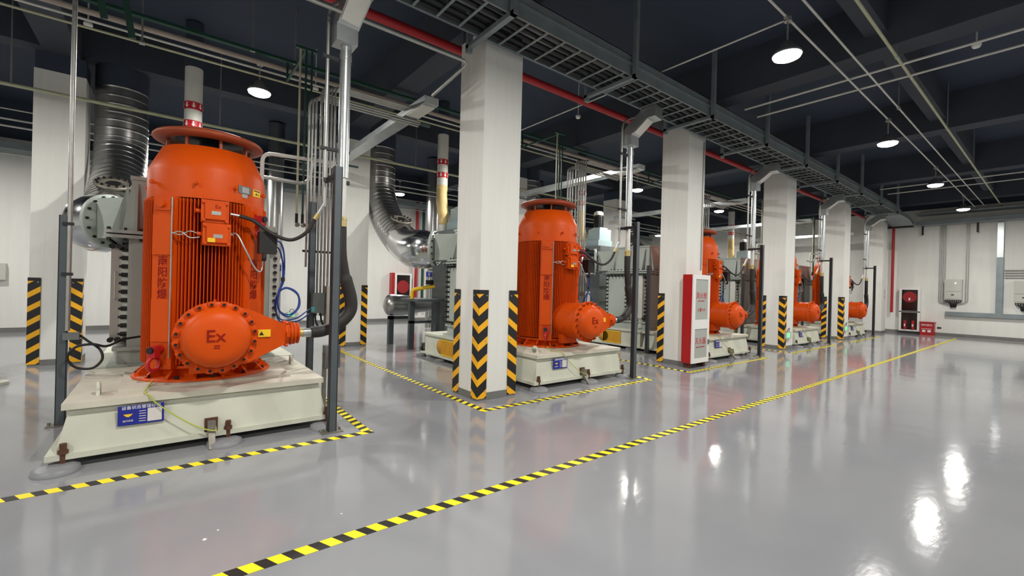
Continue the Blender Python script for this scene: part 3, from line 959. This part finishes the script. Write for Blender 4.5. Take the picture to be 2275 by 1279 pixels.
MB('alu').tube(bez([(-.35, .2, .98), (-.2, .15, .98), (.1, .1, .98), (.5, .0, .98), (.9, -.05, 1.0)], 5), [.05, .15, .2, .235, .255, .265, .27, .265, .26, .26, .26, .25, .24, .22, .2, .19, .18, .18, .17, .17, .17], 20).build('wrap', t)
t = empty('lever_clamp', (4.5, 9.2, 1.18), 'yellow clamp arm on the grey support frame behind the near column', 'clamp')
MB('yellow').tube(elbow([(-.1, 0, .0), (-.1, 0, .2), (.35, -.2, .3)], .06), .045, 8).build('arm', t)
MB('black').cyl(.09, .0, .1, 14, m=T(.25, -.15, .33)).build('knob', t)
# ------------------------------------------------------------------ cable tray along the row
TY0, TY1, TZ = 3.97, 4.62, 4.6
TX0, TX1 = -4., 21.6
tray = empty('cable_tray', (0, 4.3, TZ), 'long galvanised ladder cable tray running overhead along the front columns', 'cable tray')
def tb(m, *a): return m.box(a[0], a[1], a[2]-4.3, a[3]-4.3, a[4]-TZ, a[5]-TZ)
m = MB('tray_steel'); tb(m, TX0, TX1, TY0, TY0+.006, TZ, TZ+.16); tb(m, TX0, TX1, TY0-.004, TY0+.03, TZ, TZ+.012); tb(m, TX0, TX1, TY0-.02, TY0+.02, TZ+.15, TZ+.162); m.build('side_rail', tray)
m = MB('tray_steel'); tb(m, TX0, TX1, TY1-.006, TY1, TZ, TZ+.16); tb(m, TX0, TX1, TY1-.03, TY1+.004, TZ, TZ+.012); m.build('side_rail', tray)
rung = MB('tray_steel').box(0, .03, -.33, .32, .004, .018)
r0 = None
x = .3
first = None
while x < TX1-.1:
    if first is None:
        first = rung.build('rung', tray); first.location = (x, 0, 0)
    else:
        c = first.copy(); S.collection.objects.link(c); c.parent = tray; c.location = (x, 0, 0)
    x += .3
m = MB('tray_steel'); tb(m, TX0, TX1, TY0+.02, TY0+.03, TZ+.2, TZ+.3); tb(m, TX0, TX1, TY0+.02, TY1-.02, TZ+.29, TZ+.3); m.build('cover_rail', tray)
for k in range(5):
    y = 4.08+.115*k
    pts = [(TX0, y, TZ+.05)]
    X = TX0
    while X < TX1-1:
        X += 1.1
        pts.append((X, y+random.uniform(-.02, .02), TZ+.045+random.uniform(-.003, .01)))
    o = MB('black').tube(bez(pts, 3), .026, 8).build('power_cable')
    tag(o, '%s of the five black power cables in the ladder tray, counted from the aisle side' % ['first', 'second', 'third', 'fourth', 'last'][k], 'cable', 'power cables in the tray')
hx = [3.02+2.23*k for k in range(-2, 9)]
for k, x in enumerate(hx):
    nm = ['first', 'second', 'third', 'fourth', 'fifth', 'sixth', 'seventh', 'eighth', 'ninth', 'tenth', 'eleventh'][k]
    t = empty('tray_hanger', (x, 4.3, TZ), 'grey trapeze hanger under the ladder tray, %s from the left' % nm, 'hanger', 'trapeze hangers under the ladder tray')
    MB('tray_steel').box(-.03, .04, -.42, .58, -.05, -.002).build('crossbar', t)
    MB('tray_steel').box(-.03, .04, -.41, -.35, -.05, ZC-TZ-.2).build('drop_channel', t)
    MB('tray_steel').box(-.03, .04, .52, .58, -.1, .44 if k in (2, 4, 6, 8, 10) else .7).build('drop_channel', t)
# tray on the end wall
t = empty('end_wall_tray', (24.1, -2, 4.42), 'grey cable tray running along the end wall', 'cable tray')
MB('tray_steel').box(-.25, -.24, -6.5, 5.9, 0, .14).box(-.27, -.22, -6.5, 5.9, .13, .145).build('side_rail', t)
MB('tray_steel').box(.3, .31, -6.5, 5.9, 0, .14).build('side_rail', t)
MB('tray_steel').box(-.25, .3, -6.5, 5.9, -.005, 0).build('tray_floor', t)
m = MB('tray_steel').box(-.28, .35, -6.5, 5.9, .42, .47)
m.build('upper_rail', t)
t = empty('tray_bridge', (21.6, 4.3, 4.6), 'sloping grey tray section joining the long tray to the end wall tray', 'cable tray')
MB('tray_steel').tube([(0, -.33, .06), (1.2, -.33, .06), (2.25, -.33, -.1)], 1, rect=(.02, .15, (0, 1, 0))).build('side_rail', t)
MB('tray_steel').tube([(0, .32, .06), (1.2, .32, .06), (2.25, .32, -.1)], 1, rect=(.02, .15, (0, 1, 0))).build('side_rail', t)
MB('tray_steel').tube([(0, 0, .0), (1.2, 0, .0), (2.25, 0, -.16)], 1, rect=(.64, .01, (0, 1, 0))).build('tray_floor', t)
# ------------------------------------------------------------------ overhead pipe runs along X
def run(name, y, z, r, mt, label, cat='pipe', x0=-8.5, x1=24.3, group=None, clips=True):
    t = empty(name, (0, y, z), label, cat, group)
    MB(mt).cyl(r, x0, x1, 12, m=RY(90)).build('pipe', t)
    return t
run('overhead_pipe', 7.9, 4.7, .016, 'cream_pipe', 'thin cream pipe, lowest of the overhead run above the machines')
run('overhead_pipe', 8.05, 4.86, .016, 'white_pipe', 'thin white pipe carrying the lamps above the machines')
run('overhead_pipe', 7.95, 4.93, .04, 'pinkish_pipe', 'thick pale pipe running below the green channel above the machines')
t = empty('green_channel', (0, 7.86, 5.04), 'dark green steel channel above the machine row', 'channel')
MB('green_paint').box(-8.5, 24.3, -.04, .04, -.02, .02).box(-8.5, 24.3, .1, .14, .03, .07).build('channel', t)
run('sprinkler_pipe', 10.2, 4.43, .03, 'cream_pipe', 'cream sprinkler pipe crossing in front of the rear columns')
run('red_fire_pipe', 5.66, 4.98, .06, 'red_pipe', 'red fire water pipe overhead behind the front columns')
run('overhead_pipe', 13.3, 4.62, .02, 'white_pipe', 'upper thin pipe near the back wall')
run('overhead_pipe', 13.3, 4.48, .02, 'white_pipe', 'lower thin pipe near the back wall')
run('lamp_conduit', 2.25, 4.96, .014, 'white_pipe', 'thin conduit carrying the row of lamps over the aisle', 'conduit')
run('lamp_conduit', 13.85, 4.96, .014, 'white_pipe', 'thin conduit carrying the rearmost row of lamps', 'conduit')
run('lamp_conduit', -3.55, 4.96, .014, 'white_pipe', 'thin conduit carrying the lamps behind the camera', 'conduit')
run('overhead_pipe', 2.02, 5.0, .014, 'white_pipe', 'thin pipe between the lamp conduit and the cream pipe over the aisle')
run('overhead_pipe', 1.62, 5.0, .02, 'cream_pipe', 'cream pipe over the aisle, right of the lamp conduit')
def runy(name, x, z, r, mt, label, y0, y1, cat='pipe'):
    t = empty(name, (x, 0, z), label, cat)
    MB(mt).cyl(r, y0, y1, 10, m=RX(-90)).build('pipe', t)
runy('cross_pipe', 8.63, 5.0, .018, 'white_pipe', 'nearer of the two upper pipes crossing the aisle ceiling', -8.5, 3.9)
runy('cross_pipe', 9.17, 5.0, .018, 'white_pipe', 'farther of the two upper pipes crossing the aisle ceiling', -8.5, 3.9)
runy('cross_pipe', 18.3, 5.0, .018, 'white_pipe', 'nearer of the two distant pipes crossing the aisle ceiling', -8.5, 3.9)
runy('cross_pipe', 19.3, 5.0, .018, 'white_pipe', 'farther of the two distant pipes crossing the aisle ceiling', -8.5, 3.9)
runy('lamp_branch', 6.1, 4.96, .012, 'white_pipe', 'thin conduit branching left from the nearest aisle lamp', 2.25, 7.9, 'conduit')
for k in range(2):
    y = 4.74-.07*k
    t = empty('rail_conduit', (0, y, 4.32-.05*k), ['upper', 'lower'][k]+' of two galvanised conduits turning at the near column top', 'conduit', 'pair of conduits turning at the near column')
    MB('conduit').tube(elbow([(-4, 0, 0), (2.96-.04*k, 0, 0), (2.96-.04*k, .95, -.1)], .12), .019, 10).build('pipe', t)
# dark green braces at top left
t = empty('green_brace', (-.75, 7.3, 4.6), 'pair of dark green slanting steel braces at the upper left', 'brace')
MB('green_paint').tube([(-.1, -.2, 1.3), (.12, .0, .02)], 1, rect=(.07, .03, (1, 0, 0))).build('bar', t)
MB('green_paint').tube([(.14, -.2, 1.3), (.38, .0, -.12)], 1, rect=(.07, .03, (1, 0, 0))).build('bar', t)
# hanging rods on pipes
rods = [(-1.92, 10.2, 4.43, 'left of the leftmost rear column'), (.78, 10.2, 4.43, 'above the nearest motor'), (4.88, 10.2, 4.43, 'left of the near column'),
        (1.0, 7.86, 5.04, 'on the green channel above the nearest motor'), (1.6, 7.86, 5.04, 'on the green channel left of the drop duct'), (8.3, 1.62, 5.0, 'on the nearest part of the cream aisle pipe'),
        (12.6, 1.62, 5.0, 'on the middle of the cream aisle pipe'), (16.6, 1.62, 5.0, 'on the far part of the cream aisle pipe'), (10.6, 2.02, 5.0, 'on the pipe beside the lamp conduit'), (-.3, 7.9, 4.7, 'at the upper left on the cream pipe')]
for x, y, z, l in rods:
    t = empty('hanger_rod', (x, y, z), 'thin hanger rod '+l, 'rod', 'thin hanger rods')
    MB('conduit').cyl(.011, .0, ZC-z, 8).cyl(.03, -.03, .03, 10, m=RY(90)).build('rod', t)
for x, y, l in ((9.2, .9, 'nearest, over the right side of the aisle'), (12.2, .4, 'second, over the right side of the aisle'), (6.9, 6.6, 'above the second machine'), (-.95, 9.0, 'in front of the leftmost aluminium duct'), (2.2, 9., 'right of the nearest motor hood')):
    t = empty('ceiling_detector', (x, y, 5.2), 'small white ceiling detector '+l, 'detector', 'small ceiling detectors')
    MB('white').lathe([(.0, -.05), (.04, -.045), (.055, -.01), (.05, .02), (0, .02)], 16).build('head', t)
    MB('white_pipe').cyl(.01, .02, ZC-5.2, 8).build('stem', t)
# red vertical pipe behind fire-cabinet column
t = empty('red_fire_riser', (8.98, 5.3, 0), 'red vertical fire pipe on the right side of the fire cabinet column', 'pipe')
MB('red_pipe').cyl(.055, .0, 4.98, 16).build('pipe', t)
# ------------------------------------------------------------------ fire cabinet on second column
t = empty('fire_cabinet', (8.06, 4.535, 0), 'tall fire cabinet with red side and white frosted-glass doors beside a column', 'fire cabinet')
MB('red_paint').box(0, .63, .01, .21, .1, 1.84).box(.0, .63, .01, .012, .1, 1.84).build('body', t)
MB('rust').box(.03, .1, .03, .18, 0, .1).box(.53, .6, .03, .18, 0, .1).build('feet', t)
def door(z0, z1, name):
    d = MB('white').box(.0, .63, -.02, .01, z0, z0+.09).box(.0, .63, -.02, .01, z1-.09, z1).box(0, .08, -.02, .01, z0+.09, z1-.09).box(.56, .63, -.02, .01, z0+.09, z1-.09).build(name, t)
    g = MB('frost').box(.08, .56, -.008, -.002, z0+.09, z1-.09).build('glass_pane', d)
    return d, g
d, g = door(.1, .86, 'door')
text('lettering', '灭火器', .14, 'band_red', T(.32, -.0095, .52) @ FRONT, g)
text('lettering', 'FIRE EXTINGUISHER', .036, 'band_red', T(.32, -.0095, .41) @ FRONT, g)
MB('casing_dark').box(.58, .605, -.04, -.02, .45, .55).build('handle', d)
d, g = door(.86, 1.84, 'door')
text('lettering', '消火栓', .14, 'band_red', T(.32, -.0095, 1.42) @ FRONT, g)
text('lettering', 'FIRE HYDRANT', .036, 'band_red', T(.32, -.0095, 1.32) @ FRONT, g)
text('lettering', '火警119', .08, 'band_red', T(.32, -.0095, 1.14) @ FRONT, g)
# exit lights
for x, y, z, l in ((13.13, 4.69, .3, 'on the foot of the third front column'), (18.1, 4.69, .3, 'on the foot of the fourth front column'), (3.35, 16.83, .25, 'low on the back wall, behind the black hose')):
    t = empty('exit_light', (x, y, z), 'small lit green exit sign box '+l, 'exit sign', 'small lit exit signs')
    MB('panel_grey').box(0, .36, 0, .05, 0, .18).build('case', t)
    MB('green_led', 'white').box(.05, .25, -.004, 0, .03, .15).box(.13, .17, -.006, -.004, .05, .13, 1).build('lit_face', t)
    MB('black').tube(bez([(.1, .02, .18), (.12, .0, .26), (.2, 0, .28), (.26, .03, .18)]), .008, 6).build('cable', t)
# ------------------------------------------------------------------ end wall equipment (x = 24.5, faces -X)
def ew(name, y, z, label, cat, group=None):
    return empty(name, (24.5, y, z), label, cat, group)
t = ew('hydrant_cabinet', 4.1, .1, 'white framed hydrant cabinet with two dark glass doors on the end wall', 'fire cabinet')
MB('white', 'hose_reel').box(-.22, 0, -.33, .33, 0, 1.78, 0).build('case', t)
for z0, z1, nm in ((.07, .78, 'lower'), (.84, 1.72, 'upper')):
    d = MB('white').box(-.245, -.22, -.33, .33, z0-.05, z0+.0).box(-.245, -.22, -.33, .33, z1, z1+.05).box(-.245, -.22, -.33, -.25, z0, z1).box(-.245, -.22, .25, .33, z0, z1).build('door', t)
    g = MB('dark_glass').box(-.232, -.225, -.25, .25, z0, z1).build('glass_pane', d)
    if nm == 'upper':
        MB('hose_reel').cyl(.22, 0, .006, 28, m=T(-.238, .0, 1.42) @ RY(-90) @ T(0, 0, -.004)).build('hose_reel', d)
        MB('white').box(-.246, -.242, -.02, .03, 1.28, 1.38).build('nozzle_tag', d)
    else:
        for y in (-.12, .13):
            MB('red_paint', 'white').cyl(.05, .08, .45, 14, m=T(-.236, y, 0)).box(-.288, -.284, y-.02, y+.02, .2, .3, 1).build('extinguisher', d)
t = ew('red_fire_riser', 4.68, .35, 'red vertical fire pipe left of the end wall hydrant cabinet', 'pipe')
MB('red_pipe').cyl(.05, .5, 4.15, 14, m=T(-.18, 0, 0)).build('pipe', t)
MB('post_side').box(-.3, 0, -.6, .5, 4.08, 4.15).build('bracket', t)
t = ew('sand_box', 3.55, .0, 'red fire mask box on the floor at the end wall', 'box')
MB('red_paint').box(-.32, -.02, -.22, .2, .0, .5).box(-.34, -.02, -.24, .22, .5, .53).build('box', t)
text('lettering', '消防器材', .085, 'white', T(-.3215, 0, .4) @ RZ(-90) @ RX(90), t)
MB('white').box(-.322, -.32, -.13, -.03, .12, .2).box(-.322, -.32, .03, .13, .12, .2).box(-.322, -.32, -.15, .15, .24, .255).build('marking', t)
t = ew('wall_socket', 3.22, .28, 'small dark socket low on the end wall right of the red box', 'socket')
MB('black').box(-.02, 0, -.06, .06, 0, .06).build('plate', t)
def panel(y, z, w_, h, label, red=False):
    t = ew('control_panel', y, z, label, 'control panel', 'wall control panels')
    MB('panel_grey').box(-.22, -.02, -w_/2, w_/2, 0, h).build('case', t)
    MB('panel_grey').box(-.24, -.22, -w_/2+.02, w_/2-.02, h*.42, h-.02).build('door', t)
    MB('panel_grey').box(-.24, -.22, -w_/2+.02, w_/2-.02, .04, h*.38).build('door', t)
    MB('led', 'red_led').box(-.246, -.24, -.08, -.05, h*.8, h*.84, 1 if red else 0).build('indicator', t)
    MB('black').box(-.246, -.24, -.03, .05, h*.22, h*.27).build('handle', t)
    for k in range(8):
        MB('black').tube(bez([(-.12, -w_/2+.04+k*(w_-.08)/7, 0), (-.12, -w_/2+.05+k*(w_-.1)/7, -.08), (-.1, (k-3.5)*.03, -.14), (-.08, (k-3.5)*.02, -.3)]), .012, 6).build('cable', t)
panel(2.83, 1.45, .5, .8, 'grey control panel with a white indicator lamp on the end wall')
panel(1.0, 1.4, .5, .8, 'grey control panel with a red light at the right edge', True)
for k in range(4):
    y = 3.25-.055*k
    t = ew('wall_conduit', y, 0, ['leftmost', 'second', 'third', 'fourth'][k]+' conduit of the four left of the indicator panel', 'conduit', 'conduits on the end wall')
    MB('conduit').tube(elbow([(-.04, 0, 4.5), (-.04, 0, 1.32), (-.1, -.3+.055*k, 1.28)], .1), .016, 8).build('pipe', t)
for k in range(2):
    y = 2.5-.06*k
    t = ew('wall_conduit', y, 0, ['left', 'right'][k]+' conduit of the two right of the indicator panel', 'conduit', 'conduits on the end wall')
    MB('conduit').tube(elbow([(-.04, 0, 4.5), (-.04, 0, 1.36), (-.1, .2, 1.32)], .1), .016, 8).build('pipe', t)
t = ew('wall_trunking', 0, .82, 'long grey trunking running low along the end wall', 'cable trunking')
MB('tray_steel').box(-.14, 0, -7, 3.05, 0, .16).build('trunk', t)
t = ew('vertical_trunking', 1.62, .98, 'vertical trunking with shiny upper half on the end wall', 'cable trunking')
MB('tray_steel').box(-.1, 0, -.09, .09, 0, 2.1).build('lower_section', t)
MB('galv').box(-.12, 0, -.08, .08, 2.1, 3.4).build('foil_section', t)
for k in range(4):
    t = ew('wall_conduit', 0, 2.32+.09*k, ['lowest', 'second lowest', 'second highest', 'highest'][k]+' of four short horizontal conduits at the right edge', 'conduit', 'conduits on the end wall')
    MB('conduit').cyl(.02, -7, 1.5, 8, m=T(-.05, 0, 0) @ RX(-90)).build('pipe', t)
for y in (3.75, 2.2):
    t = ew('wall_bracket', y, 4.05, 'small black bracket below the end wall tray, %s the indicator panel' % ('left of' if y > 3 else 'right of'), 'bracket')
    MB('black').box(-.3, -.24, -.03, .03, 0, .4).build('arm', t)
# ------------------------------------------------------------------ back wall
t = empty('hose_cabinet', (7.5, 16.9, .9), 'red sided hose reel cabinet with dark glass on the back wall', 'fire cabinet')
MB('red_paint', 'white').box(-.42, .4, -.25, 0, 0, 1.05, 0).box(-.3, .42, -.27, -.25, 0, .08, 1).box(-.3, .42, -.27, -.25, .97, 1.05, 1).box(-.3, -.22, -.27, -.25, .08, .97, 1).box(.34, .42, -.27, -.25, .08, .97, 1).build('case', t)
g = MB('dark_glass').box(-.22, .34, -.26, -.252, .08, .97).build('glass_pane', t)
MB('hose_reel').cyl(.26, 0, .006, 28, m=T(.05, -.262, .5) @ RX(90)).build('hose_reel', t)
for x, mt, l in ((8.15, 'red_pipe', 'red'), (8.45, 'green_paint', 'dark green')):
    t = empty('wall_pipe', (x, 16.75, 0), 'thin %s vertical pipe right of the back wall hose cabinet' % l, 'pipe')
    MB(mt).cyl(.06, .5, 4.9, 12).build('pipe', t)
t = empty('wall_switch_box', (-3.35, 16.9, 1.35), 'grey switch box with hanging cable on the back wall at far left', 'switch box')
MB('panel_grey').box(-.25, .18, -.16, 0, 0, .42).build('case', t)
MB('black').tube(bez([(-.05, -.08, 0), (.0, -.08, -.2), (.02, -.08, -.4), (-.1, -.08, -.5), (-.2, -.08, -.4)]), .02, 8).build('cable', t)
t = empty('back_wall_tray', (0, 16.5, 4.62), 'grey cable tray high along the back wall', 'cable tray')
MB('tray_steel').box(-8.5, 24, -.2, -.19, 0, .16).box(-8.5, 24, -.2, .3, -.01, 0).build('tray', t)
MB('conduit').cyl(.02, -8.5, 24, 8, m=T(0, -.1, -.12) @ RY(90)).build('pipe', t)
t = empty('levelling_foot', (-1.78, 8.98, 0), 'flat rusty machine foot at the left edge of the photo', 'machine foot')
MB('base_paint').cyl(.14, 0.001, .04, 18).build('pad', t)
MB('rust').cyl(.025, .04, .14, 8).build('bolt', t)
for x, y, s_, nm in ((.21, 3.06, .011, 'largest'), (.28, 3.13, .006, 'small, right of the largest,'), (.93, 2.9, .006, 'rightmost, nearest the long tape,')):
    t = MB('white').cyl(s_, 0.0005, .004, 7, m=T(x, y, 0)).build('paint_chip')
    tag(t, 'white paint chip on the grey floor, %s of three' % nm, 'debris', 'white chips on the floor')
# trim labels to at most 16 words
for o in S.collection.objects:
    if 'label' in o.keys():
        ws = o['label'].split()
        if len(ws) > 16:
            print('LONG', o['label'])
            o['label'] = ' '.join(ws[:16])
